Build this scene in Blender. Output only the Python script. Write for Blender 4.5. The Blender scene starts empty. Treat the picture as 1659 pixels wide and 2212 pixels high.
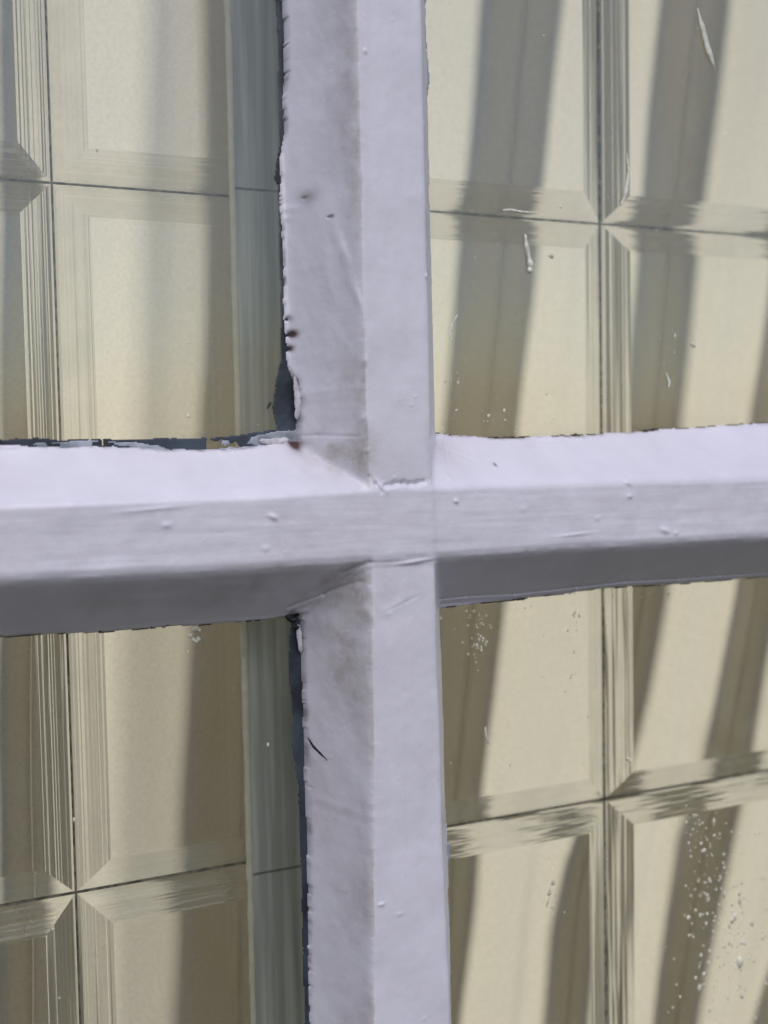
import bpy, math, random
import numpy as np

# ------------------------------------------------------------------ camera
F_PX = 2600.0                       # focal length in pixels of a 1659 x 2212 picture
YAW, PITCH, ROLL = map(math.radians, (25.7, -3.35, -1.05))
cy, sy = math.cos(YAW), math.sin(YAW)
FW = np.array([sy*math.cos(PITCH), cy*math.cos(PITCH), math.sin(PITCH)])
r_ = np.array([cy, -sy, 0.0]); u_ = np.cross(r_, FW)
RT = r_*math.cos(ROLL)+u_*math.sin(ROLL)
UP = -r_*math.sin(ROLL)+u_*math.cos(ROLL)
def ray(u, v):
    return FW + RT*(u-829.5)/F_PX - UP*(v-1106)/F_PX
d0 = ray(870, 1130); d0 = d0/np.linalg.norm(d0)
CAM = -d0*0.325                      # the crossing of the bars is the origin, y = 0 is their face
def at(u, v, Y):
    d = ray(u, v); return CAM + d*((Y-CAM[1])/d[1])

sc = bpy.context.scene
col = sc.collection
cd = bpy.data.cameras.new('camera'); cam = bpy.data.objects.new('camera', cd); col.objects.link(cam)
from mathutils import Matrix, Vector
m = Matrix(((RT[0], UP[0], -FW[0], CAM[0]), (RT[1], UP[1], -FW[1], CAM[1]), (RT[2], UP[2], -FW[2], CAM[2]), (0, 0, 0, 1)))
cam.matrix_world = m
cd.sensor_fit = 'HORIZONTAL'; cd.sensor_width = 36; cd.lens = F_PX/1659*36
cd.clip_start = 0.01; cd.clip_end = 500
cd.dof.use_dof = True; cd.dof.focus_distance = 0.335; cd.dof.aperture_fstop = 14
sc.camera = cam

# ------------------------------------------------------------------ light
SUN_EL, SUN_AZ = math.radians(50), math.radians(-9)   # azimuth measured from -y (towards the camera), negative = left
w = bpy.data.worlds.new('World'); sc.world = w; w.use_nodes = True
nt = w.node_tree; bg = nt.nodes['Background']
sky = nt.nodes.new('ShaderNodeTexSky'); sky.sky_type = 'NISHITA'; sky.sun_disc = False
sdir = Vector((math.sin(SUN_AZ)*math.cos(SUN_EL), -math.cos(SUN_AZ)*math.cos(SUN_EL), math.sin(SUN_EL)))
sky.sun_elevation = SUN_EL; sky.sun_rotation = math.atan2(sdir.x, sdir.y)
sky.dust_density = 1.6; sky.air_density = 1.0; sky.ozone_density = 1.0
nt.links.new(sky.outputs[0], bg.inputs[0]); bg.inputs[1].default_value = 0.15
sd = bpy.data.lights.new('sun', 'SUN'); sd.energy = 1.5; sd.angle = math.radians(56); sd.color = (1.0, 0.94, 0.97)
so = bpy.data.objects.new('sun', sd); col.objects.link(so)
so.rotation_euler = (-sdir).to_track_quat('-Z', 'Y').to_euler()
# warm room light behind the curtain
ld = bpy.data.lights.new('room_lamp', 'AREA'); ld.shape = 'RECTANGLE'; ld.size = .7; ld.size_y = .9
ld.energy = 14.2; ld.color = (1.0, 0.915, 0.775)
lo = bpy.data.objects.new('room_lamp', ld); col.objects.link(lo)
lo.location = (0.14, 0.95, -0.15)
lo.rotation_euler = (Vector((0.05, 0.11, 0))-lo.location).to_track_quat('-Z', 'Y').to_euler()
sc.view_settings.view_transform = 'Standard'; sc.view_settings.look = 'None'
sc.view_settings.exposure = -0.32; sc.view_settings.gamma = 1.0; sc.view_settings.use_curve_mapping = False
sc.cycles.transmission_bounces = 16; sc.cycles.max_bounces = 20; sc.cycles.transparent_max_bounces = 16
sc.cycles.diffuse_bounces = 6; sc.cycles.use_denoising = True

# ------------------------------------------------------------------ helpers
random.seed(4); rng = np.random.default_rng(7)
def link(o, parent=None):
    col.objects.link(o)
    if parent: o.parent = parent
    return o
def tag(o, label=None, cat=None, group=None, kind=None):
    if label: o['label'] = label
    if cat: o['category'] = cat
    if group: o['group'] = group
    if kind: o['kind'] = kind
    return o
def empty(name, loc):
    o = bpy.data.objects.new(name, None); o.location = loc; o.empty_display_size = .02; return link(o)
def mesh_obj(name, V, Fc, mat, parent=None, smooth=True):
    me = bpy.data.meshes.new(name)
    V = np.asarray(V, dtype=np.float64)
    me.from_pydata(V.tolist(), [], [tuple(int(i) for i in f) for f in Fc])
    me.materials.append(mat)
    if smooth: me.polygons.foreach_set('use_smooth', [True]*len(me.polygons))
    me.update()
    return link(bpy.data.objects.new(name, me), parent)
_lat = {}
def vnoise(x, y, seed):
    """smooth value noise, -1..1"""
    if seed not in _lat: _lat[seed] = np.random.default_rng(seed).uniform(-1, 1, (256, 256))
    L = _lat[seed]
    xi = np.floor(x).astype(int); yi = np.floor(y).astype(int)
    fx = x-xi; fy = y-yi; fx = fx*fx*(3-2*fx); fy = fy*fy*(3-2*fy)
    a = L[xi % 256, yi % 256]; b = L[(xi+1) % 256, yi % 256]; c = L[xi % 256, (yi+1) % 256]; d = L[(xi+1) % 256, (yi+1) % 256]
    return (a*(1-fx)+b*fx)*(1-fy)+(c*(1-fx)+d*fx)*fy
def fbm(x, y, seed, o=4):
    s = 0; a = 1; t = 0
    for i in range(o):
        s = s+a*vnoise(x*2**i, y*2**i, seed+i); t += a; a *= .5
    return s/t

# ------------------------------------------------------------------ materials
def new_mat(name):
    mt = bpy.data.materials.new(name); mt.use_nodes = True
    n = mt.node_tree.nodes; return mt, n, mt.node_tree.links, n['Principled BSDF']
def N(n, t, **kw):
    o = n.new(t)
    for k, v in kw.items(): setattr(o, k, v)
    return o

def paint_material():
    mt, n, l, b = new_mat('white_gloss_paint')
    tc = N(n, 'ShaderNodeTexCoord')
    at_ = N(n, 'ShaderNodeAttribute', attribute_name='dirt')
    at2 = N(n, 'ShaderNodeAttribute', attribute_name='rust')
    nz = N(n, 'ShaderNodeTexNoise'); nz.inputs['Scale'].default_value = 60; nz.inputs['Detail'].default_value = 7; nz.inputs['Roughness'].default_value = .6
    l.new(tc.outputs['Object'], nz.inputs['Vector'])
    cr = N(n, 'ShaderNodeValToRGB'); cr.color_ramp.elements[0].position = .3; cr.color_ramp.elements[1].position = .72
    cr.color_ramp.elements[0].color = (.71, .69, .765, 1); cr.color_ramp.elements[1].color = (.79, .77, .85, 1)
    l.new(nz.outputs['Fac'], cr.inputs['Fac'])
    nz2 = N(n, 'ShaderNodeTexNoise'); nz2.inputs['Scale'].default_value = 260; nz2.inputs['Detail'].default_value = 8; nz2.inputs['Roughness'].default_value = .7
    l.new(tc.outputs['Object'], nz2.inputs['Vector'])
    mm = N(n, 'ShaderNodeMath', operation='MULTIPLY'); l.new(at_.outputs['Fac'], mm.inputs[0])
    mr = N(n, 'ShaderNodeMapRange'); mr.inputs[1].default_value = .3; mr.inputs[2].default_value = .65; mr.inputs[3].default_value = .45; mr.inputs[4].default_value = 1
    l.new(nz2.outputs['Fac'], mr.inputs[0]); l.new(mr.outputs[0], mm.inputs[1])
    mx = N(n, 'ShaderNodeMixRGB'); mx.inputs[2].default_value = (.40, .36, .335, 1)
    l.new(mm.outputs[0], mx.inputs[0]); l.new(cr.outputs[0], mx.inputs[1])
    mx2 = N(n, 'ShaderNodeMixRGB'); mx2.inputs[2].default_value = (.09, .045, .04, 1)
    l.new(at2.outputs['Fac'], mx2.inputs[0]); l.new(mx.outputs[0], mx2.inputs[1])
    l.new(mx2.outputs[0], b.inputs['Base Color'])
    b.inputs['Roughness'].default_value = .31; b.inputs['Specular IOR Level'].default_value = .5
    nz3 = N(n, 'ShaderNodeTexNoise'); nz3.inputs['Scale'].default_value = 1100; nz3.inputs['Detail'].default_value = 4
    l.new(tc.outputs['Object'], nz3.inputs['Vector'])
    bp = N(n, 'ShaderNodeBump'); bp.inputs['Strength'].default_value = .25; bp.inputs['Distance'].default_value = .0002
    l.new(nz3.outputs['Fac'], bp.inputs['Height']); l.new(bp.outputs[0], b.inputs['Normal'])
    return mt
def mottled(name, c1, c2, scale, rough=.6, lo=.4, hi=.62, bump=.3, dist=.0003):
    mt, n, l, b = new_mat(name)
    tc = N(n, 'ShaderNodeTexCoord')
    nz = N(n, 'ShaderNodeTexNoise'); nz.inputs['Scale'].default_value = scale; nz.inputs['Detail'].default_value = 6
    l.new(tc.outputs['Object'], nz.inputs['Vector'])
    cr = N(n, 'ShaderNodeValToRGB'); cr.color_ramp.elements[0].position = lo; cr.color_ramp.elements[1].position = hi
    cr.color_ramp.elements[0].color = (*c1, 1); cr.color_ramp.elements[1].color = (*c2, 1)
    l.new(nz.outputs['Fac'], cr.inputs['Fac']); l.new(cr.outputs[0], b.inputs['Base Color'])
    b.inputs['Roughness'].default_value = rough
    bp = N(n, 'ShaderNodeBump'); bp.inputs['Strength'].default_value = bump; bp.inputs['Distance'].default_value = dist
    l.new(nz.outputs['Fac'], bp.inputs['Height']); l.new(bp.outputs[0], b.inputs['Normal'])
    return mt
M = {}
M['paint'] = paint_material()
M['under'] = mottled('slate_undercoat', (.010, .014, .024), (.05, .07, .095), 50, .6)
M['under_light'] = mottled('grey_undercoat', (.20, .23, .27), (.42, .45, .52), 160, .5)
M['chip'] = mottled('chipped_white_paint', (.45, .43, .46), (.68, .66, .70), 500, .5)
M['brown'] = mottled('dark_edge_shade', (.03, .022, .014), (.10, .08, .05), 300, .8)  # brown for the shade painted into the cracks at the paint edges
M['bristle'] = mottled('black_bristle', (.012, .01, .012), (.03, .028, .03), 500, .4)
def streaky(mt):
    n = mt.node_tree.nodes; l = mt.node_tree.links; nz = [q for q in n if q.type == 'TEX_NOISE'][0]; tc = [q for q in n if q.type == 'TEX_COORD'][0]
    mp = n.new('ShaderNodeMapping'); mp.inputs['Scale'].default_value = (9, 3, .35)
    l.new(tc.outputs['Object'], mp.inputs[0]); l.new(mp.outputs[0], nz.inputs['Vector']); return mt
M['inner'] = mottled('grey_green_paint', (.48, .52, .49), (.80, .83, .80), 30, .5, bump=.1)
streaky(M['inner'])
M['bead'] = mottled('cream_bead', (.84, .80, .64), (.92, .88, .72), 300, .5)
M['seam'] = mottled('dark_seam', (.09, .088, .07), (.34, .32, .25), 400, .5)
M['cement'] = mottled('pale_seam', (.42, .40, .31), (.58, .55, .44), 500, .4)
M['drip'] = mottled('dried_cream_paint', (.62, .61, .52), (.86, .84, .75), 700, .35)
M['speck'] = mottled('dried_splash', (.50, .47, .36), (.85, .83, .70), 900, .3)

def thin_glass():
    mt = bpy.data.materials.new('window_glass'); mt.use_nodes = True
    n = mt.node_tree.nodes; l = mt.node_tree.links; n.clear()
    out = N(n, 'ShaderNodeOutputMaterial'); mix = N(n, 'ShaderNodeMixShader')
    tr = N(n, 'ShaderNodeBsdfTransparent'); tr.inputs[0].default_value = (.965, .975, .955, 1)
    gl = N(n, 'ShaderNodeBsdfGlossy'); gl.inputs['Roughness'].default_value = .025
    fr = N(n, 'ShaderNodeFresnel'); fr.inputs[0].default_value = 1.5
    mu = N(n, 'ShaderNodeMath', operation='MULTIPLY'); mu.inputs[1].default_value = 2.3
    tc = N(n, 'ShaderNodeTexCoord')
    nz = N(n, 'ShaderNodeTexNoise'); nz.inputs['Scale'].default_value = 14; nz.inputs['Detail'].default_value = 2
    bp = N(n, 'ShaderNodeBump'); bp.inputs['Strength'].default_value = .35; bp.inputs['Distance'].default_value = .004
    l.new(tc.outputs['Object'], nz.inputs['Vector']); l.new(nz.outputs['Fac'], bp.inputs['Height']); l.new(bp.outputs[0], gl.inputs['Normal'])
    l.new(fr.outputs[0], mu.inputs[0]); l.new(mu.outputs[0], mix.inputs[0])
    # a light, patchy film of dust on the old glass
    df = N(n, 'ShaderNodeBsdfDiffuse'); df.inputs[0].default_value = (.6, .6, .57, 1)
    nd = N(n, 'ShaderNodeTexNoise'); nd.inputs['Scale'].default_value = 22; nd.inputs['Detail'].default_value = 9; nd.inputs['Roughness'].default_value = .65
    l.new(tc.outputs['Object'], nd.inputs['Vector'])
    mr = N(n, 'ShaderNodeMapRange'); mr.inputs[1].default_value = .35; mr.inputs[2].default_value = .75; mr.inputs[3].default_value = .01; mr.inputs[4].default_value = .06
    l.new(nd.outputs['Fac'], mr.inputs[0])
    mx = N(n, 'ShaderNodeMixShader'); l.new(mr.outputs[0], mx.inputs[0]); l.new(tr.outputs[0], mx.inputs[1]); l.new(df.outputs[0], mx.inputs[2])
    l.new(mx.outputs[0], mix.inputs[1]); l.new(gl.outputs[0], mix.inputs[2]); l.new(mix.outputs[0], out.inputs[0])
    return mt
M['pane'] = thin_glass()
def bevel_glass():
    mt, n, l, b = new_mat('bevelled_glass')
    b.inputs['Base Color'].default_value = (.985, .985, .965, 1)
    b.inputs['Transmission Weight'].default_value = 1; b.inputs['IOR'].default_value = 1.5; b.inputs['Roughness'].default_value = 0.0
    return mt
M['bevel'] = bevel_glass()
def ground_edge():
    mt, n, l, b = new_mat('ground_bevel_glass')
    out = n['Material Output']
    b.inputs['Base Color'].default_value = (.96, .97, .94, 1)
    b.inputs['Transmission Weight'].default_value = 1; b.inputs['IOR'].default_value = 1.5; b.inputs['Roughness'].default_value = .03
    tl = N(n, 'ShaderNodeBsdfTranslucent'); tl.inputs[0].default_value = (.86, .86, .80, 1)
    df = N(n, 'ShaderNodeBsdfDiffuse'); df.inputs[0].default_value = (.62, .62, .56, 1)
    a = N(n, 'ShaderNodeMixShader'); a.inputs[0].default_value = .35; l.new(tl.outputs[0], a.inputs[1]); l.new(df.outputs[0], a.inputs[2])
    tc = N(n, 'ShaderNodeTexCoord'); nz = N(n, 'ShaderNodeTexNoise'); nz.inputs['Scale'].default_value = 55; nz.inputs['Detail'].default_value = 6
    l.new(tc.outputs['Object'], nz.inputs['Vector'])
    mr = N(n, 'ShaderNodeMapRange'); mr.inputs[1].default_value = .3; mr.inputs[2].default_value = .7; mr.inputs[3].default_value = .06; mr.inputs[4].default_value = .22
    l.new(nz.outputs['Fac'], mr.inputs[0])
    x = N(n, 'ShaderNodeMixShader'); l.new(mr.outputs[0], x.inputs[0]); l.new(b.outputs[0], x.inputs[1]); l.new(a.outputs[0], x.inputs[2])
    l.new(x.outputs[0], out.inputs[0]); return mt
M['ground'] = ground_edge()
def cloth(name, colr, trans, sheer=0):
    mt = bpy.data.materials.new(name); mt.use_nodes = True
    n = mt.node_tree.nodes; l = mt.node_tree.links; n.clear()
    out = N(n, 'ShaderNodeOutputMaterial'); mix = N(n, 'ShaderNodeMixShader'); mix.inputs[0].default_value = trans
    df = N(n, 'ShaderNodeBsdfDiffuse'); tl = N(n, 'ShaderNodeBsdfTranslucent')
    tc = N(n, 'ShaderNodeTexCoord'); nz = N(n, 'ShaderNodeTexNoise'); nz.inputs['Scale'].default_value = 900; nz.inputs['Detail'].default_value = 3
    l.new(tc.outputs['Object'], nz.inputs['Vector'])
    cr = N(n, 'ShaderNodeValToRGB'); cr.color_ramp.elements[0].color = (*[c*.93 for c in colr], 1); cr.color_ramp.elements[1].color = (*[min(1, c*1.05) for c in colr], 1)
    cr.color_ramp.elements[0].position = .35; cr.color_ramp.elements[1].position = .65
    l.new(nz.outputs['Fac'], cr.inputs[0]); l.new(cr.outputs[0], df.inputs[0]); l.new(cr.outputs[0], tl.inputs[0])
    l.new(df.outputs[0], mix.inputs[1]); l.new(tl.outputs[0], mix.inputs[2])
    last = mix
    if sheer:
        tr = N(n, 'ShaderNodeBsdfTransparent'); m2 = N(n, 'ShaderNodeMixShader'); m2.inputs[0].default_value = sheer
        l.new(mix.outputs[0], m2.inputs[1]); l.new(tr.outputs[0], m2.inputs[2]); last = m2
    l.new(last.outputs[0], out.inputs[0]); return mt
M['curtain'] = cloth('cream_curtain_cloth', (.62, .595, .53), .82)
M['shade_strip'] = cloth('sheer_shade_cloth', (.78, .72, .64), .5, .52)  # for the added strip that dims the backlit cloth on the left

# ------------------------------------------------------------------ outer window: painted glazing bars as one relief, split into bars
YG = 0.022            # outer glass, behind the face of the bars
def pl(pts, Y, axis):
    """pixel polyline -> (parameter, value): axis 'v' gives x as a function of z, 'h' gives z as a function of x"""
    P = np.array([at(u, v, Y) for u, v in pts])
    s, t = (P[:, 2], P[:, 0]) if axis == 'v' else (P[:, 0], P[:, 2])
    o = np.argsort(s); s, t = s[o], t[o]
    return s, t
def ev(line, q):
    s, t = line
    r = np.interp(q, s, t)
    k0 = (t[-1]-t[0])/(s[-1]-s[0])
    r = np.where(q < s[0], t[0]+k0*(q-s[0]), r); r = np.where(q > s[-1], t[-1]+k0*(q-s[-1]), r)
    return r
LG = pl([(610, 0), (612, 120), (614, 300), (606, 350), (605, 420), (612, 550), (614, 700), (620, 790), (636, 830), (642, 870), (638, 940), (640, 1130), (632, 1318), (650, 1340), (655, 1500), (660, 1700), (665, 2000), (668, 2212)], YG, 'v')
LR = pl([(768, 0), (778, 300), (783, 600), (790, 850), (796, 1030), (800, 1230), (803, 1400), (806, 1600), (806, 2000), (808, 2212)], 0, 'v')
RR = pl([(911, 0), (918, 300), (925, 600), (928, 800), (930, 1000), (934, 1050), (941, 1210), (944, 1400), (953, 1600), (958, 1800), (967, 2000), (974, 2212)], 0, 'v')
RG = pl([(914, 0), (921, 200), (925, 420), (930, 600), (929, 800), (931, 1000), (936, 1100), (943, 1300), (953, 1500), (958, 1700), (966, 1850), (972, 2212)], YG, 'v')
TG = pl([(0, 962), (120, 966), (250, 966), (330, 972), (480, 972), (545, 966), (600, 955), (700, 950), (932, 938), (1000, 942), (1075, 948), (1240, 942), (1400, 932), (1659, 915)], YG, 'h')
TR = pl([(0, 1090), (300, 1078), (600, 1065), (790, 1052), (950, 1047), (1200, 1040), (1400, 1034), (1659, 1027)], 0, 'h')
BR = pl([(0, 1256), (300, 1241), (600, 1225), (800, 1213), (945, 1205), (1200, 1188), (1659, 1160)], 0, 'h')
BG = pl([(0, 1372), (200, 1364), (400, 1350), (560, 1338), (640, 1325), (800, 1318), (945, 1313), (1100, 1296), (1300, 1270), (1500, 1258), (1659, 1246)], YG, 'h')

def axis(a0, a1, b0, b1, step):
    core = np.arange(b0, b1, step)
    lo_ = b0 - np.cumsum(step*1.18**np.arange(1, 40)); lo_ = np.append(lo_[lo_ > a0+.004], a0)[::-1]
    hi_ = core[-1] + np.cumsum(step*1.18**np.arange(1, 40)); hi_ = np.append(hi_[hi_ < a1-.004], a1)
    return np.concatenate([lo_, core, hi_])
px0 = at(0, 1100, YG)[0]; px1 = at(1659, 1100, YG)[0]; pz0 = at(830, 2212, YG)[2]; pz1 = at(830, 0, YG)[2]
STEP = 0.00030
xs = axis(px0-.16, px1+.16, px0-.008, px1+.012, STEP)
zs = axis(pz0-.12, pz1+.12, pz0-.008, pz1+.008, STEP)

def smin(a, b, k):
    h = np.clip(.5+.5*(b-a)/k, 0, 1); return b*(1-h)+a*h-k*h*(1-h)
def jag(q, seed, amp):
    n1 = fbm(q*140, q*0+seed, 30+seed, 4); n2 = fbm(q*620, q*0+seed*3, 60+seed, 3)
    g_ = np.clip(fbm(q*60, q*0+seed*7, 75+seed, 2)*1.5+.55, .12, 1)
    return amp*(n1*.75+n2*.45*g_)
def px_bump(X, Z, u, v, Y, ru, rv, ang=0):
    """gaussian over the wall plane centred on the pixel; radii in mm"""
    p = at(u, v, Y); dx = X-p[0]; dz = Z-p[2]; a = math.radians(ang)
    e = (dx*math.cos(a)+dz*math.sin(a))/(ru*.001); f = (-dx*math.sin(a)+dz*math.cos(a))/(rv*.001)
    return np.exp(-(e*e+f*f))

X, Z = np.meshgrid(xs, zs, indexing='ij')
jl = jag(Z, 1, .00055); jr = jag(Z, 2, .00050); jt = jag(X, 3, .0006); jb = jag(X, 4, .00055)
lg = ev(LG, Z)+jl; lr = ev(LR, Z); rr = ev(RR, Z); rg = ev(RG, Z)+jr
tg = ev(TG, X)+jt; tr_ = ev(TR, X); br = ev(BR, X); bgl = ev(BG, X)+jb
def lin(line, q):       # the straight moulding under the ragged paint edge
    c = np.polyfit(line[0], line[1], 1); return np.polyval(c, q)
lgs = lin(LG, Z)-.0004; rgs = lin(RG, Z)+.0003; tgs = lin(TG, X)+.0003; bgs = lin(BG, X)-.0003
lr = lr+.00025*fbm(Z*90, Z*0, 90, 3); tr_ = tr_+.0003*fbm(X*70, X*0, 91, 3); br = br+.0003*fbm(X*70, X*0, 92, 3)
sv = np.minimum(X-lg, rg-X); sh = np.minimum(tg-Z, Z-bgl)          # distance inside the paint edge
tv = smin(smin((X-lgs)/(lr-lgs), (rgs-X)/(rgs-rr), .08), 1.0+0*X, .11)
th = smin(smin((tgs-Z)/(tgs-tr_), (Z-bgs)/(br-bgs), .08), 1.0+0*X, .14)
LIP = .0006
def relief(s, t, full):
    e = np.clip(s/.0003, 0, 1); return LIP*e+(YG-LIP)*np.clip(t, 0, 1.1)*full
hv = relief(sv, tv, .982)
hh = relief(sh, th, 1.0)
H = -smin(-hv, -hh, .0026)
# brush marks, wrinkles, lumps
upper = Z > tr_; lower = Z < br
isv = hv > hh-.0002
bru_h = fbm(X*35+Z*90, Z*420, 5, 3)*1.6+vnoise(X*80, Z*1100, 6)*.3
bru_v = fbm(X*380, Z*30+X*70, 7, 3)*1.3+vnoise(X*1000, Z*70, 8)*.25
H = H+np.where(isv, bru_v*.00007, bru_h*.00005)
H = H+fbm(X*120, Z*120, 10, 3)*.00019+fbm(X*45, Z*45, 12, 2)*.00045+fbm(X*420, Z*420, 19, 2)*.00002
blend = np.clip(1-np.abs(X-lr)/.006, 0, 1)
H = H+fbm(X*420+Z*60, Z*130, 15, 4)*.00026*np.where(isv & (X < lr), 1, .25)
for (u, v, Y, a, ru, rv, ang) in [
    (590, 1117, 0, .55, 1.3, .7, -30), (1357, 1043, 0, .5, 1.2, .7, -20), (1360, 1072, 0, .4, .9, .6, 0), (1437, 1146, 0, .5, 1.6, .8, -20), (1460, 1152, 0, .3, .8, .6, 0),
    (985, 1083, 0, .5, .7, .5, -30), (360, 1135, 0, .3, 1.2, .7, 0), (575, 1185, 0, .25, 1.0, .8, 0), (1130, 1100, 0, .18, 1.2, .8, 0), (1290, 1120, 0, .2, .9, .7, 0),
    (650, 440, .012, .4, 1.8, 1.2, 0), (640, 462, .014, .4, 1.2, 1, 0), (745, 540, .004, .55, .8, 7, 12), (770, 640, .002, .6, .7, 5, 14), (715, 600, .008, .4, 1.0, 9, 5),
    (790, 780, 0, .4, .6, 1.2, 0), (788, 905, 0, .35, .6, .8, 0), (793, 975, 0, .35, .8, .8, 0), (700, 845, .01, .18, 5, .9, 8), (690, 872, .01, -.14, 6, .9, 5),
    (640, 955, .02, .5, 2, .8, 10), (815, 1045, 0, .5, .9, 3.0, 50), (832, 1320, 0, .16, 3, 1.4, -35), (860, 1305, 0, .14, 5, 1.3, 30), (800, 1330, 0, .5, 1.2, 2.5, 20),
    (945, 1030, .01, .6, .8, 1, 0), (825, 1955, 0, .4, .9, .5, 0), (865, 1975, 0, .2, .9, .5, 0), (730, 1745, .008, .18, 8, 1.1, -12), (745, 1765, .008, -.1, 7, .9, -12),
    (650, 1320, .02, .8, 2.0, 1.0, 35), (665, 1345, .018, .4, 1.5, 1.5, 0), (680, 1640, .015, .25, 1.4, 1.0, -50), (790, 110, 0, .3, .5, .7, 0), (925, 265, 0, .5, .5, .8, 0), (925, 595, 0, .5, .5, .8, 0),
    (1240, 1155, 0, .25, 6, .5, 3), (330, 1100, 0, .22, 9, .5, 3), (900, 1212, 0, .3, 5, .5, 3), (1030, 985, .008, .25, .7, .5, 0), (1350, 965, .01, .2, 3, .5, -12), (890, 1215, 0, .35, 4, .5, 2)]:
    H = H+a*.001*px_bump(X, Z, u, v, Y, ru, rv, ang)
for k in range(130):      # grit and small runs caught in the paint
    u = rng.uniform(0, 1659); v = rng.uniform(0, 2212)
    H = H+rng.uniform(.05, .22)*.001*px_bump(X, Z, u, v, 0, rng.uniform(.18, .5), rng.uniform(.18, .5))
# the ridge of beads of paint along the arrises
H = H+.00012*np.exp(-((X-lr)/.0006)**2)*np.clip(fbm(Z*500, Z*0, 44, 3)*2+.2, 0, 1)*isv
H = H+.00018*np.exp(-((X-rr)/.0005)**2)*(hv > hh+.0004)
H = H+.00016*np.exp(-((Z-br)/.0007)**2)*(~isv)*np.clip(.5+fbm(X*200, X*0, 45, 2), 0, 1)
# crack where the upper bar butts against the horizontal one, faint line below
def crack(pts, depth, wid, Y=0):
    global H
    P = np.array([at(u, v, Y) for u, v in pts])
    for i in range(len(P)-1):
        ax, az = P[i][0], P[i][2]; bx, bz = P[i+1][0], P[i+1][2]
        L2 = (bx-ax)**2+(bz-az)**2; t = np.clip(((X-ax)*(bx-ax)+(Z-az)*(bz-az))/L2, 0, 1)
        d = np.hypot(X-ax-t*(bx-ax), Z-az-t*(bz-az)); H = np.where(d < wid*4, H-depth*np.exp(-(d/wid)**2), H)
crack([(832, 1050), (850, 1046), (872, 1043), (885, 1046), (902, 1044), (915, 1041)], .0008, .0006)
crack([(800, 1030), (812, 1046), (824, 1062)], .0004, .0006)
crack([(640, 942), (680, 940), (730, 944)], .0004, .0004, .016)
crack([(750, 1240), (800, 1216)], .0006, .0008)
crack([(640, 1316), (700, 1283), (750, 1250)], .0007, .0006, .012)
crack([(945, 1295), (1010, 1288), (1120, 1283), (1250, 1268), (1350, 1255), (1470, 1250), (1560, 1243), (1659, 1236)], .0007, .0004, .018)
crack([(940, 1212), (800, 1216)], .00012, .0004)
crack([(835, 1322), (880, 1300), (905, 1288)], .00008, .0004)
crack([(955, 960), (985, 975), (1020, 998)], .00035, .0003, .012)
crack([(995, 938), (970, 965), (948, 1000)], .0003, .0003, .014)
crack([(1120, 945), (1180, 952), (1220, 948), (1250, 940)], .0006, .0004, .020)
crack([(1010, 945), (1045, 950), (1075, 945)], .0006, .0004, .020)
crack([(655, 1385), (653, 1450), (650, 1520)], .0006, .0004, .020)
crack([(652, 1560), (665, 1600), (668, 1700), (666, 1820)], .0005, .0004, .020)
for (u, v, r) in [(639, 720, .95), (635, 751, .8), (633, 686, .6), (641, 822, .7), (643, 868, .9), (655, 430, .4), (686, 480, .3), (641, 958, .9), (1030, 1003, .25)]:
    H = H-.0011*px_bump(X, Z, u, v, .017, r, r*.9)
s = np.maximum(sv, sh)
H = np.where(s <= 0, np.minimum(H, .0002), H)
Yv = YG-np.clip(H, -.0004, .03)
# stains: warm grime along the left chamfer and in the corners; rust in the pits
chamf = np.clip((X-lg)/(lr-lg), 0, 1)
dirt = np.where(X < lr+.0005, np.clip(chamf*1.15, 0, 1)*np.clip(.42+fbm(X*130, Z*50, 70, 4)*.9, 0, 1), 0)*isv
for (u, v, Y, a, ru, rv) in [(745, 990, .004, .95, 9, 6), (690, 960, .012, .4, 8, 5), (740, 900, .004, .5, 7, 12), (760, 250, .003, .5, 2.5, 40), (640, 1245, .008, .7, 22, 5), (730, 1290, .006, .5, 9, 6), (760, 1380, .004, .5, 7, 22), (400, 1290, .012, .45, 40, 4), (970, 970, .012, .5, 7, 5), (700, 1800, .01, .35, 6, 60)]:
    dirt = dirt+a*px_bump(X, Z, u, v, Y, ru, rv)*np.clip(.55+fbm(X*200, Z*200, 75, 4)*.9, .1, 1)
dirt = np.clip(dirt*.8+.10*np.clip(fbm(X*60, Z*60, 79, 5)*1.6, 0, 1), 0, 1)
rust = 0*X
for (u, v, a, r) in [(639, 720, 1, .8), (635, 751, .9, .65), (633, 686, .35, .8), (641, 822, .6, .9), (645, 868, .6, 1.1), (641, 960, 1, 1.3), (655, 430, .35, 1.4), (686, 480, .6, .35), (648, 905, .4, .8), (1032, 1003, .6, .4), (634, 1324, .4, .9), (648, 1332, .5, .8)]:
    rust = rust+1.4*a*px_bump(X, Z, u, v, .018, r*1.25, r*1.4)
edge_d = np.exp(-(np.maximum(s, 0)/.0004)**2)*np.clip(fbm(X*300, Z*300, 83, 3)*2, 0, 1)
rust = np.clip(rust+edge_d*.6, 0, 1)

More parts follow.
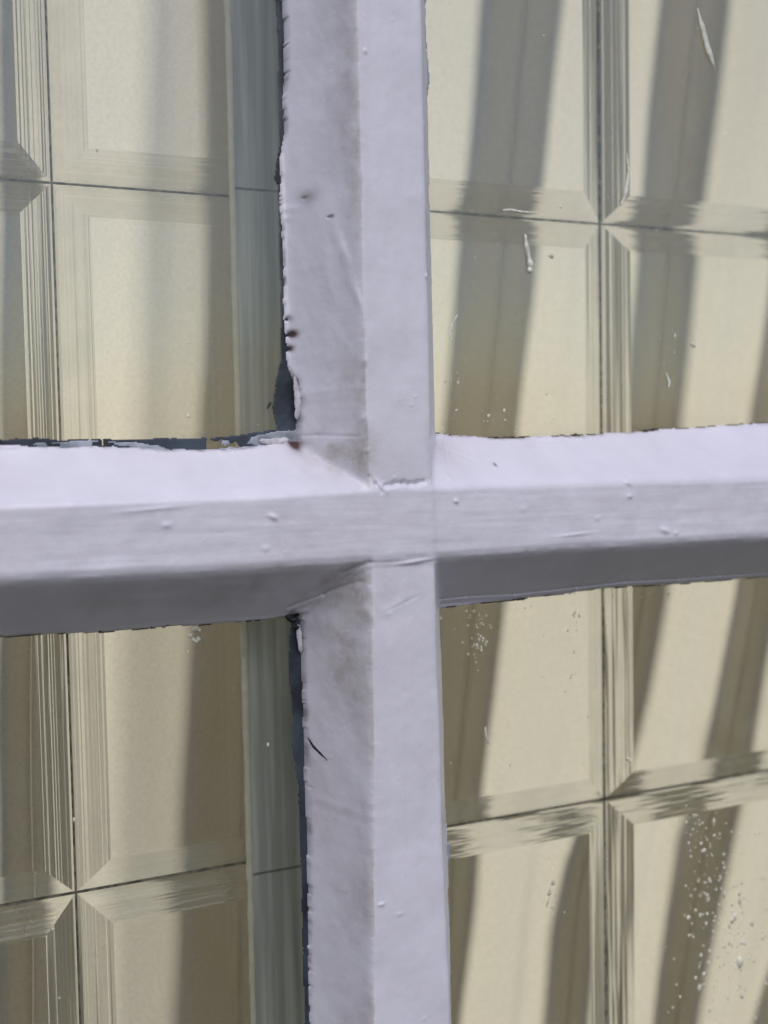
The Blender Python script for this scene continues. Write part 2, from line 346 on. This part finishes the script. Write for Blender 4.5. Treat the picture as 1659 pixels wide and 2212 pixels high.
cellc = lambda A: .25*(A[:-1, :-1]+A[1:, :-1]+A[:-1, 1:]+A[1:, 1:])
inside = np.maximum.reduce([s[:-1, :-1], s[1:, :-1], s[:-1, 1:], s[1:, 1:]]) > 0
zc = cellc(Z); trc = cellc(tr_); brc = cellc(br); ivc = cellc(isv.astype(float)) > .5
zone_up = inside & (zc > brc) & ivc & (zc > trc-.0003)
zone_dn = inside & ivc & (zc < brc+.0003) & ~zone_up
zone_h = inside & ~zone_up & ~zone_dn
idx = np.arange(X.size).reshape(X.shape)
def relief_obj(name, zone, mat, parent, Yarr, attrs=None):
    a = idx[:-1, :-1][zone]; b = idx[1:, :-1][zone]; c = idx[1:, 1:][zone]; d = idx[:-1, 1:][zone]
    q = np.stack([a, b, c, d], 1)
    used, inv = np.unique(q, return_inverse=True); q = inv.reshape(q.shape)
    co = np.stack([X.ravel()[used], Yarr.ravel()[used], Z.ravel()[used]], 1)
    me = bpy.data.meshes.new(name); nf = len(q)
    me.vertices.add(len(co)); me.vertices.foreach_set('co', co.ravel())
    me.loops.add(nf*4); me.loops.foreach_set('vertex_index', q.ravel().astype(np.int32))
    me.polygons.add(nf); me.polygons.foreach_set('loop_start', np.arange(0, nf*4, 4, dtype=np.int32))
    me.update(calc_edges=True); me.polygons.foreach_set('use_smooth', np.ones(nf, bool))
    for k, A in (attrs or {}).items():
        at_ = me.attributes.new(k, 'FLOAT', 'POINT'); at_.data.foreach_set('value', A.ravel()[used].astype(np.float32))
    me.materials.append(mat); me.update()
    return link(bpy.data.objects.new(name, me), parent)

window = empty('window', (0, 0, 0))
tag(window, 'old window of four panes with a chipped white painted cross of glazing bars', 'window')
AT = {'dirt': dirt, 'rust': rust}
hb = relief_obj('glazing_bar', zone_h, M['paint'], window, Yv, AT)
ub = relief_obj('glazing_bar', zone_up, M['paint'], window, Yv, AT)
lb = relief_obj('glazing_bar', zone_dn, M['paint'], window, Yv, AT)
ub['label'] = 'upright bar with a rust-pitted left side above the crossing'
hb['label'] = 'level bar with a bright top edge and a dark underside'
lb['label'] = 'upright bar below the crossing with a dark gap at its left edge'
# solid back of the bars, seen from inside and from the side
def box(x0, x1, y0, y1, z0, z1):
    V = [(x0, y0, z0), (x1, y0, z0), (x1, y1, z0), (x0, y1, z0), (x0, y0, z1), (x1, y0, z1), (x1, y1, z1), (x0, y1, z1)]
    Fc = [(0, 1, 5, 4), (1, 2, 6, 5), (2, 3, 7, 6), (3, 0, 4, 7), (4, 5, 6, 7), (3, 2, 1, 0)]
    return V, Fc

# undercoat left bare along the white paint, plus a brown line painted as crack shade
def ucoat(zone_fn, mat, name, lift, label):
    sd_ = zone_fn()
    Hh = np.where(sd_ > 0, lift+.00008*fbm(X*900, Z*900, 120, 3), 0)
    z_ = (np.maximum.reduce([sd_[:-1, :-1], sd_[1:, :-1], sd_[:-1, 1:], sd_[1:, 1:]]) > 0) & (cellc(s) < .0012)
    o = relief_obj(name, z_, mat, window, YG-.0001-Hh); o['label'] = label; return o
U1 = pl([(594, 0), (598, 120), (601, 300), (590, 385), (600, 400), (603, 550), (606, 780), (592, 830), (586, 880), (596, 920), (606, 1130), (624, 1318), (624, 1360), (620, 1450), (630, 1550), (628, 1610), (640, 1700), (648, 1900), (655, 2212)], YG, 'v')
U2 = pl([(0, 950), (200, 949), (400, 949), (520, 942), (600, 927), (700, 920)], YG, 'h')
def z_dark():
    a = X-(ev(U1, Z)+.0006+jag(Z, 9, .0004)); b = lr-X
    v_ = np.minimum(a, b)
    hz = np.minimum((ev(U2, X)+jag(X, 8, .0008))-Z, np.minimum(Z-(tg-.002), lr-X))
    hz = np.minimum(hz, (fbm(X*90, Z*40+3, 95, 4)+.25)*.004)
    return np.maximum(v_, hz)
def z_pale():
    hz = np.minimum((ev(U2, X)-.0006+jag(X, 18, .0008))-Z, np.minimum(Z-(tg-.002), lr-X))
    hz = np.minimum(hz, (fbm(X*80, Z*200+3, 97, 4)+.02)*.004)
    r1 = np.minimum((rg-jr+jag(Z, 21, .0010)+.0004)-X, X-rr); r1 = np.minimum(r1, (fbm(Z*60, X*40+5, 101, 3)-.05)*.004)
    v2 = np.where((X < lr) & (Z < br-.01), np.minimum(X-(ev(U1, Z)+.0015+jag(Z, 23, .001)), ev(LG, Z)-X-.0012), -1); v2 = np.minimum(v2, (fbm(Z*90, X*200+9, 103, 4)-.5)*.004)
    return np.maximum.reduce([hz, r1, v2])
def z_thin():
    a = np.minimum((tg-jt+jag(X, 31, .0007)+.0002)-Z, np.minimum(Z-tr_, X-rr))
    b = np.minimum(Z-(bgl-jb+jag(X, 33, .0006)-.0001), br-Z)
    c = np.minimum((rg-jr+jag(Z, 35, .0006)-.0003)-X, X-rr)
    return np.maximum.reduce([a, b, c])
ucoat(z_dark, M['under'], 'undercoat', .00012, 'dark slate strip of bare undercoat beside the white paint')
ucoat(z_pale, M['under_light'], 'undercoat', .00032, 'blue-grey patches of older paint at the edge of the white')
ucoat(z_thin, M['brown'], 'edge_shade_line', .00022, 'brown line of painted crack shade round the right hand panes')

# backs of the bars (wood behind the glass line)
bx = at(700, 1130, YG)[0]; bx2 = at(925, 1130, YG)[0]
V, Fc = [], []
lgm = float(ev(LG, np.array([0.0]))[0]); rgm = float(ev(RG, np.array([0.0]))[0])
V, Fc = box(lgm+.004, rgm-.003, YG+.0035, YG+.012, zs[0], zs[-1])
o = mesh_obj('bar_back', V, Fc, M['inner'], window, False)
# four panes, 3 mm apart from the bars' edges they sit under
def pane(x0, x1, z0, z1):
    V, Fc = box(x0, x1, YG+.0004, YG+.003, z0, z1)
    return mesh_obj('glass_pane', [(x0, YG+.0004, z0), (x1, YG+.0004, z0), (x1, YG+.0004, z1), (x0, YG+.0004, z1)], [(0, 1, 2, 3)], M['pane'], window, False)
xm = (lgm+rgm)/2; zm = float(ev(TG, np.array([0.0]))[0]+ev(BG, np.array([0.0]))[0])/2
pUL = pane(xs[0], xm-.001, zm+.001, zs[-1]); pUR = pane(xm+.001, xs[-1], zm+.001, zs[-1])
pLL = pane(xs[0], xm-.001, zs[0], zm-.001); pLR = pane(xm+.001, xs[-1], zs[0], zm-.001)
pUR['label'] = 'pane with a cream paint run and a curved scratch'
pLR['label'] = 'pane spattered with small cream specks'

# ------------------------------------------------------------------ marks on the glass
def blob_chain(name, pts, rad, mat, parent, Y=YG, flat=.45, seg=8):
    """a low run of dried paint or a hair: a flattened tube with rounded, uneven thickness"""
    P = [at(u, v, Y) for u, v in pts]; Q = []; R = []
    for i in range(len(P)-1):
        for k in range(6):
            t = k/6; Q.append(P[i]*(1-t)+P[i+1]*t); R.append(rad[i]*(1-t)+rad[i+1]*t)
    Q.append(P[-1]); R.append(rad[-1]); n_ = len(Q); V = []; Fc = []
    for i, (q, r) in enumerate(zip(Q, R)):
        d = Q[min(i+1, n_-1)]-Q[max(i-1, 0)]; d[1] = 0; d = d/np.linalg.norm(d); s_ = np.array([-d[2], 0, d[0]])
        r = r*.0012*(1+random.uniform(-.18, .18))
        if i in (0, n_-1): r *= .25
        for k in range(seg):
            a = 2*math.pi*k/seg; V.append(q+s_*r*math.cos(a)+np.array([0, -1, 0])*r*flat*(math.sin(a)+.6))
    for i in range(n_-1):
        for k in range(seg):
            k2 = (k+1) % seg; Fc.append((i*seg+k, i*seg+k2, (i+1)*seg+k2, (i+1)*seg+k))
    Fc.append(tuple(range(seg))[::-1]); Fc.append(tuple((n_-1)*seg+k for k in range(seg)))
    return mesh_obj(name, V, Fc, mat, parent)
blob_chain('paint_run', [(1134, 505), (1136, 530), (1142, 555), (1145, 575), (1142, 590)], [.35, .6, .6, .75, .7], M['drip'], pUR, flat=.7)
blob_chain('paint_run', [(1085, 455), (1100, 453), (1130, 458), (1165, 460)], [.25, .3, .25, .1], M['drip'], pUR)
blob_chain('scratch', [(990, 678), (978, 695), (972, 715), (975, 736)], [.15, .28, .3, .2], M['drip'], pUR, flat=.2)
blob_chain('paint_run', [(1506, 15), (1517, 60), (1530, 110), (1545, 150)], [.1, .8, .95, .12], M['drip'], pUR, flat=.3)
blob_chain('paint_run', [(1354, 330), (1358, 370), (1352, 420), (1340, 445)], [.1, .4, .6, .2], M['drip'], pUR, flat=.3)
blob_chain('paint_run', [(1438, 805), (1446, 825), (1444, 838)], [.2, .5, .3], M['drip'], pUR)
for pts in ([(412, 1362), (424, 1357), (434, 1364)], [(414, 1378), (424, 1384), (432, 1376)], [(408, 1368), (412, 1376)]):
    blob_chain('paint_spot', pts, [.35, .7, .4][:len(pts)], M['speck'], pLL)
for (u, v) in [(1190, 553), (1497, 745), (1358, 1640)]: blob_chain('paint_spot', [(u-5, v-3), (u, v), (u+5, v+5)], [.4, .55, .4], M['speck'], pUR if v < 1000 else pLR)
for pts in ([(1035, 1350), (1040, 1345), (1046, 1352)], [(1236, 1330), (1244, 1321)], [(1250, 1326), (1252, 1334)], [(1238, 1402), (1240, 1412)], [(1048, 1570), (1050, 1590), (1056, 1605)], [(1190, 1905), (1186, 1935), (1180, 1960)], [(1620, 905), (1610, 930)]):
    blob_chain('paint_spot', pts, [.25]*len(pts), M['speck'], pLR if pts[0][1] > 1000 else pUR)
blob_chain('bristle', [(664, 1592), (676, 1612), (692, 1628), (708, 1643)], [.12, .3, .25, .06], M['bristle'], window, Y=.0135, flat=1)
blob_chain('bristle', [(577, 884), (583, 873), (586, 868)], [.1, .3, .1], M['bristle'], window, flat=.8)
blob_chain('paint_flake', [(636, 812), (641, 845), (645, 880), (640, 905)], [.2, .8, .9, .5], M['chip'], window, Y=.0195, flat=.35)
blob_chain('paint_flake', [(644, 1348), (647, 1380), (650, 1410)], [.5, .75, .4], M['chip'], window, Y=.0205, flat=.35)
blob_chain('paint_flake', [(560, 952), (590, 955), (625, 950)], [.4, .9, .6], M['chip'], window, Y=.0212, flat=.35)
for pts in ([(618, 1328), (628, 1340), (640, 1338)], [(634, 1350), (645, 1358)], [(636, 1318), (646, 1330)]):
    blob_chain('grime_lump', pts, [.6]*len(pts), M['bristle'], window, Y=.0208, flat=.7)
def specks(fields, parent, label):
    V = []; Fc = []
    for (n_, uf, sz) in fields:
        for _ in range(n_):
            u, v = uf(); c = at(u, v, YG); r = sz*.00155*random.lognormvariate(-.2, .5); b0 = len(V); k_ = 7; st = random.uniform(1, 1.7)
            for ring, (rr_, hh_) in enumerate(((1, 0), (.75, .4), (.3, .6))):
                for k in range(k_):
                    a = 2*math.pi*k/k_; q = rr_*r*random.uniform(.8, 1.2)
                    V.append((c[0]+q*math.cos(a), c[1]-hh_*r*.8, c[2]+q*math.sin(a)*st))
            for ring in range(2):
                for k in range(k_):
                    k2 = (k+1) % k_; Fc.append((b0+ring*k_+k, b0+ring*k_+k2, b0+(ring+1)*k_+k2, b0+(ring+1)*k_+k))
            Fc.append(tuple(b0+2*k_+k for k in range(k_)))
    o = mesh_obj('paint_specks', V, Fc, M['speck'], parent); o['kind'] = 'stuff'; o['label'] = label; return o
G, Uf = random.gauss, random.uniform
def diag():
    v = Uf(1740, 2160); return (1480+(v-1740)*-.02+abs(G(0, 1))*50+Uf(-25, 110)*(v-1700)/300, v)
specks([(45, lambda: (G(1030, 22), G(1375, 28)), .18), (26, lambda: (Uf(950, 1060), G(1325, 7)), .13), (70, lambda: (Uf(1060, 1500), 1292-(0 if 0 else 0)-(Uf(1060, 1500)*0)+G(0, 6)-8), .10),
        (150, diag, .28), (150, lambda: (G(1585, 55), G(2010, 110)), .22), (45, lambda: (Uf(960, 1640), Uf(1300, 2190)), .13), (12, lambda: (G(1240, 6), Uf(1330, 1480)), .15), (14, lambda: (G(1190, 8), Uf(1830, 2000)), .15)], pLR, 'spatter of tiny cream paint specks')
specks([(40, lambda: (Uf(940, 1330), Uf(20, 920)), .11), (35, lambda: (G(1450, 30), G(820, 70)), .13), (30, lambda: (Uf(945, 1200), G(905, 14)), .13), (14, lambda: (G(968, 10), G(815, 9)), .13), (26, lambda: (Uf(1340, 1650), Uf(20, 915)), .12)], pUR, 'thin scatter of tiny cream paint specks')
specks([(10, lambda: (Uf(40, 590), Uf(30, 930)), .13), (12, lambda: (Uf(370, 580), G(915, 9)), .12)], pUL, 'few tiny specks')
specks([(16, lambda: (Uf(40, 590), Uf(1400, 2190)), .12)], pLL, 'few tiny specks')

# ------------------------------------------------------------------ bevelled glass screen behind the window
YT = 0.055
crosses = [at(*c, YT) for c in ((137, 395), (152, 1945), (1311, 475), (1322, 1730))]
X0 = (crosses[0][0]+crosses[1][0])/2; X1 = (crosses[2][0]+crosses[3][0])/2
Z1 = (crosses[0][2]+crosses[2][2])/2; Z0 = (crosses[1][2]+crosses[3][2])/2
screen = empty('bevelled_glass_screen', (X0, YT, Z0))
tag(screen, 'clear glass squares with slanted striped edges and thin dark joints, behind the white bars', 'glass screen')
TW, TH = X1-X0, Z1-Z0
GAP, BW, TK = .0009, .0092, .0052
def tile(x0, x1, z0, z1, seed):
    rs = np.random.default_rng(seed)
    nr = 22; ins = np.concatenate([[0, .0006], np.sort(.0006+(BW-.0006)*(np.linspace(0, 1, nr)+rs.uniform(-.02, .02, nr)))[1:-1], [BW]])
    hgt = [-.0008]+[]; base = .0006
    tops = []
    for i, d in enumerate(ins):
        t = (d-.0006)/(BW-.0006)
        tops.append((-.0038+.0038*max(t, 0)**.9+rs.uniform(-1, 1)*.00009) if i > 0 else -.0044)
    tops[-1] = 0.0; tops[-2] = -.00022
    V = []; Fc = []
    NS = 1
    for d, h in zip(ins, tops):
        y = YT-screen.location.y-h*1.0
        for (x, z) in ((x0+d, z0+d), (x1-d, z0+d), (x1-d, z1-d), (x0+d, z1-d)): V.append((x, y, z))
    n_ = len(ins)
    for i in range(n_-1):
        for k in range(4):
            k2 = (k+1) % 4; Fc.append((i*4+k, i*4+k2, (i+1)*4+k2, (i+1)*4+k))
    e = (n_-1)*4; Fc.append((e, e+1, e+2, e+3))
    b0 = len(V); yb = TK
    for (x, z) in ((x0, z0), (x1, z0), (x1, z1), (x0, z1)): V.append((x, yb, z))
    Fc.append((b0+3, b0+2, b0+1, b0))
    for k in range(4): k2 = (k+1) % 4; Fc.append((k2, k, b0+k, b0+k2))
    V = np.array(V)-np.array([screen.location.x, 0, screen.location.z])
    o = mesh_obj('glass_tile', V, Fc, M['bevel'], screen, False); o.data.materials.append(M['ground'])
    for p in o.data.polygons[:(n_-1)*4]: p.material_index = 1
    return o
k_ = 0
for i in range(-1, 3):
    for j in range(-1, 2):
        k_ += 1
        tile(X0+TW*(i-0)+GAP/2-(TW if 0 else 0), X0+TW*(i+1)-GAP/2, Z0+TH*j+GAP/2, Z0+TH*(j+1)-GAP/2, 200+k_)
sx, sz = screen.location.x, screen.location.z
def strip(name, x0, x1, y0, y1, z0, z1, mat, parent=screen):
    V, Fc = box(x0-sx, x1-sx, y0-YT, y1-YT, z0-sz, z1-sz); return mesh_obj(name, V, Fc, mat, parent, False)
g = GAP*.24
for i in range(0, 3): strip('joint_strip', X0+TW*i-g, X0+TW*i+g, YT+.0040, YT+.0050, Z0-TH, Z0+TH*2, M['seam'])
for j in range(0, 2):
    for i in range(-1, 3): strip('joint_strip', X0+TW*i+g+.0001, X0+TW*(i+1)-g-.0001, YT+.0040, YT+.0050, Z0+TH*j-g, Z0+TH*j+g, M['seam'])

# grey-green inner post with a cream bead, standing just in front of the screen
post = empty('inner_post', (at(560, 1100, .044)[0], .044, pz0-.1))
tag(post, 'narrow grey-green post with a thin cream bead, behind the left panes', 'post')
YP = .048
bx = [at(499, 0, YP)[0], at(523, 1350, YP)[0], at(540, 2212, YP)[0]]
XB = sum(bx)/3
loc = post.location
def pbox(name, x0, x1, y0, y1, z0, z1, mat):
    V, Fc = box(x0-loc.x, x1-loc.x, y0-loc.y, y1-loc.y, z0-loc.z, z1-loc.z); return mesh_obj(name, V, Fc, mat, post, False)
pbox('post_face', XB+.0008, XB+.034, YP, YP+.004, pz0-.1, Z0-.0004, M['inner'])
pbox('post_face', XB+.0008, XB+.034, YP, YP+.004, Z0+.0004, Z1-.0004, M['inner'])
pbox('post_face', XB+.0008, XB+.034, YP, YP+.004, Z1+.0004, pz1+.1, M['inner'])
# uneven bead
V = []; Fc = []; zz = np.arange(pz0-.1, pz1+.1, .0015)
for z in zz:
    wv = .0008+.0002*float(fbm(np.array([z*160]), np.array([0.5]), 140, 3)[0]); off = .0002*float(fbm(np.array([z*60]), np.array([3.5]), 141, 3)[0])
    for k in range(8):
        a = 2*math.pi*k/8; V.append((XB+off+wv*math.cos(a)*1.3-loc.x, YP-.0004+wv*math.sin(a)-loc.y, z-loc.z))
for i in range(len(zz)-1):
    for k in range(8): k2 = (k+1) % 8; Fc.append((i*8+k, i*8+k2, (i+1)*8+k2, (i+1)*8+k))
mesh_obj('bead', V, Fc, M['bead'], post)

# ------------------------------------------------------------------ curtain in deep flat pleats, lit from the room
YC = 0.112
def band(l, r):
    return pl(l, YC, 'v'), pl(r, YC, 'v')
bands = [
    band([(-560, 0), (-600, 1100), (-660, 2212)], [(-420, 0), (-450, 1100), (-520, 2212)]),
    band([(10, 0), (10, 1100), (0, 2212)], [(95, 0), (100, 1000), (118, 2212)]),
    band([(440, 0), (455, 400), (445, 700), (437, 930), (412, 1370), (405, 1600), (390, 1830), (378, 2212)], [(590, 0), (600, 700), (600, 1400), (610, 2212)]),
    band([(1035, 0), (1000, 400), (975, 700), (952, 920), (925, 1300), (905, 1700), (890, 2212)], [(1205, 0), (1160, 400), (1140, 650), (1108, 930), (1078, 1320), (1060, 1500), (1032, 1700), (1015, 1950), (985, 2212)]),
    band([(1412, 0), (1370, 480), (1340, 930), (1320, 1300), (1270, 1700), (1215, 1850), (1180, 2000), (1160, 2212)], [(1560, 0), (1497, 500), (1450, 930), (1425, 1290), (1385, 1500), (1340, 1700), (1290, 1850), (1255, 2212)]),
    band([(1745, 0), (1655, 550), (1600, 930), (1570, 1280), (1530, 1500), (1495, 1650), (1445, 1800), (1395, 2212)], [(1880, 0), (1760, 550), (1710, 930), (1665, 1280), (1605, 1640), (1570, 1790), (1490, 2212)]),
    band([(2080, 0), (1900, 1000), (1760, 1700), (1605, 2212)], [(2220, 0), (2010, 1000), (1860, 1700), (1720, 2212)]),
    band([(2480, 0), (2350, 1000), (2210, 2212)], [(2640, 0), (2500, 1000), (2350, 2212)])]
zz = np.linspace(-.34, .36, 260)
cols_y = []; rows = []
xa = at(-1100, 1100, YC)[0]; xb = at(3300, 1100, YC)[0]
def curve(n_): return np.linspace(0, 1, n_)
for z in zz:
    P = []; cur = xa; y_cur = 0.0
    q = np.array([z])
    for bi, (l, r) in enumerate(bands):
        L = float(ev(l, q)[0]); Rr = float(ev(r, q)[0])
        L += .0005*math.sin(z*60+bi*2); Rr += .0004*math.sin(z*50+bi*3)
        if Rr < L+.004: Rr = L+.004
        # front layer swells gently between the pleats
        dd = Rr-.42*(Rr-L)-cur
        for t in curve(26)[:-1]:
            P.append((cur+dd*t, y_cur*(1-t)**1.5-.0030*math.sin(math.pi*t)-(.0012*math.sin(4*math.pi*t+bi+z*5)+.0007*math.sin(7*math.pi*t+2*bi-z*9))*math.sin(math.pi*t)))
        gap = .0021
        T = Rr-.42*(Rr-L)
        for t in curve(5)[:-1]: P.append((T-.0003*t, .0012*t))
        for t in curve(10): P.append((T-.0004+(L-T)*t, .0012+gap*math.sin(math.pi*.5*t)))
        for a in np.linspace(-90, 90, 7): P.append((L-.0009*math.cos(math.radians(a)), gap+.0012+.0009*(1+math.sin(math.radians(a)))))
        for t in curve(10)[1:]: P.append((L+(Rr-L)*t, gap+.0030+.0006*math.sin(math.pi*t)))
        for a in np.linspace(90, -90, 7): P.append((Rr+.0009*math.cos(math.radians(a)), gap+.0021+.0009*math.sin(math.radians(a))))
        for t in curve(10)[1:]: P.append((Rr+(T+.0003-Rr)*t, (gap+.0012)*(1-t)+.0012*t))
        cur = T+.0004; y_cur = 0.0003
    for t in curve(14): P.append((cur+(xb-cur)*t, y_cur*(1-t)))
    rows.append([(x, YC+y, z) for x, y in P])
nc = len(rows[0]); V = [p for r in rows for p in r]
Fc = [(i*nc+k, i*nc+k+1, (i+1)*nc+k+1, (i+1)*nc+k) for i in range(len(rows)-1) for k in range(nc-1)]
curtain = mesh_obj('curtain', V, Fc, M['curtain'])
tag(curtain, 'cream curtain hanging in slanting dark and light pleats behind the glass', 'curtain')
# sheer strip added behind the cloth to dim a mid-tone band on the left
l_ = pl([(318, 0), (300, 400), (285, 930), (250, 1370), (238, 2212)], YC+.009, 'v')
V = []; Fc = []
for z in zz:
    L = float(ev(l_, np.array([z]))[0]); Rr = at(700, 1100, YC)[0]
    for k in range(12): V.append((L+(Rr-L)*k/11, YC+.0085+.0006*math.sin(k), z))
Fc = [(i*12+k, i*12+k+1, (i+1)*12+k+1, (i+1)*12+k) for i in range(len(zz)-1) for k in range(11)]
mesh_obj('shade_strip', V, Fc, M['shade_strip'], curtain)
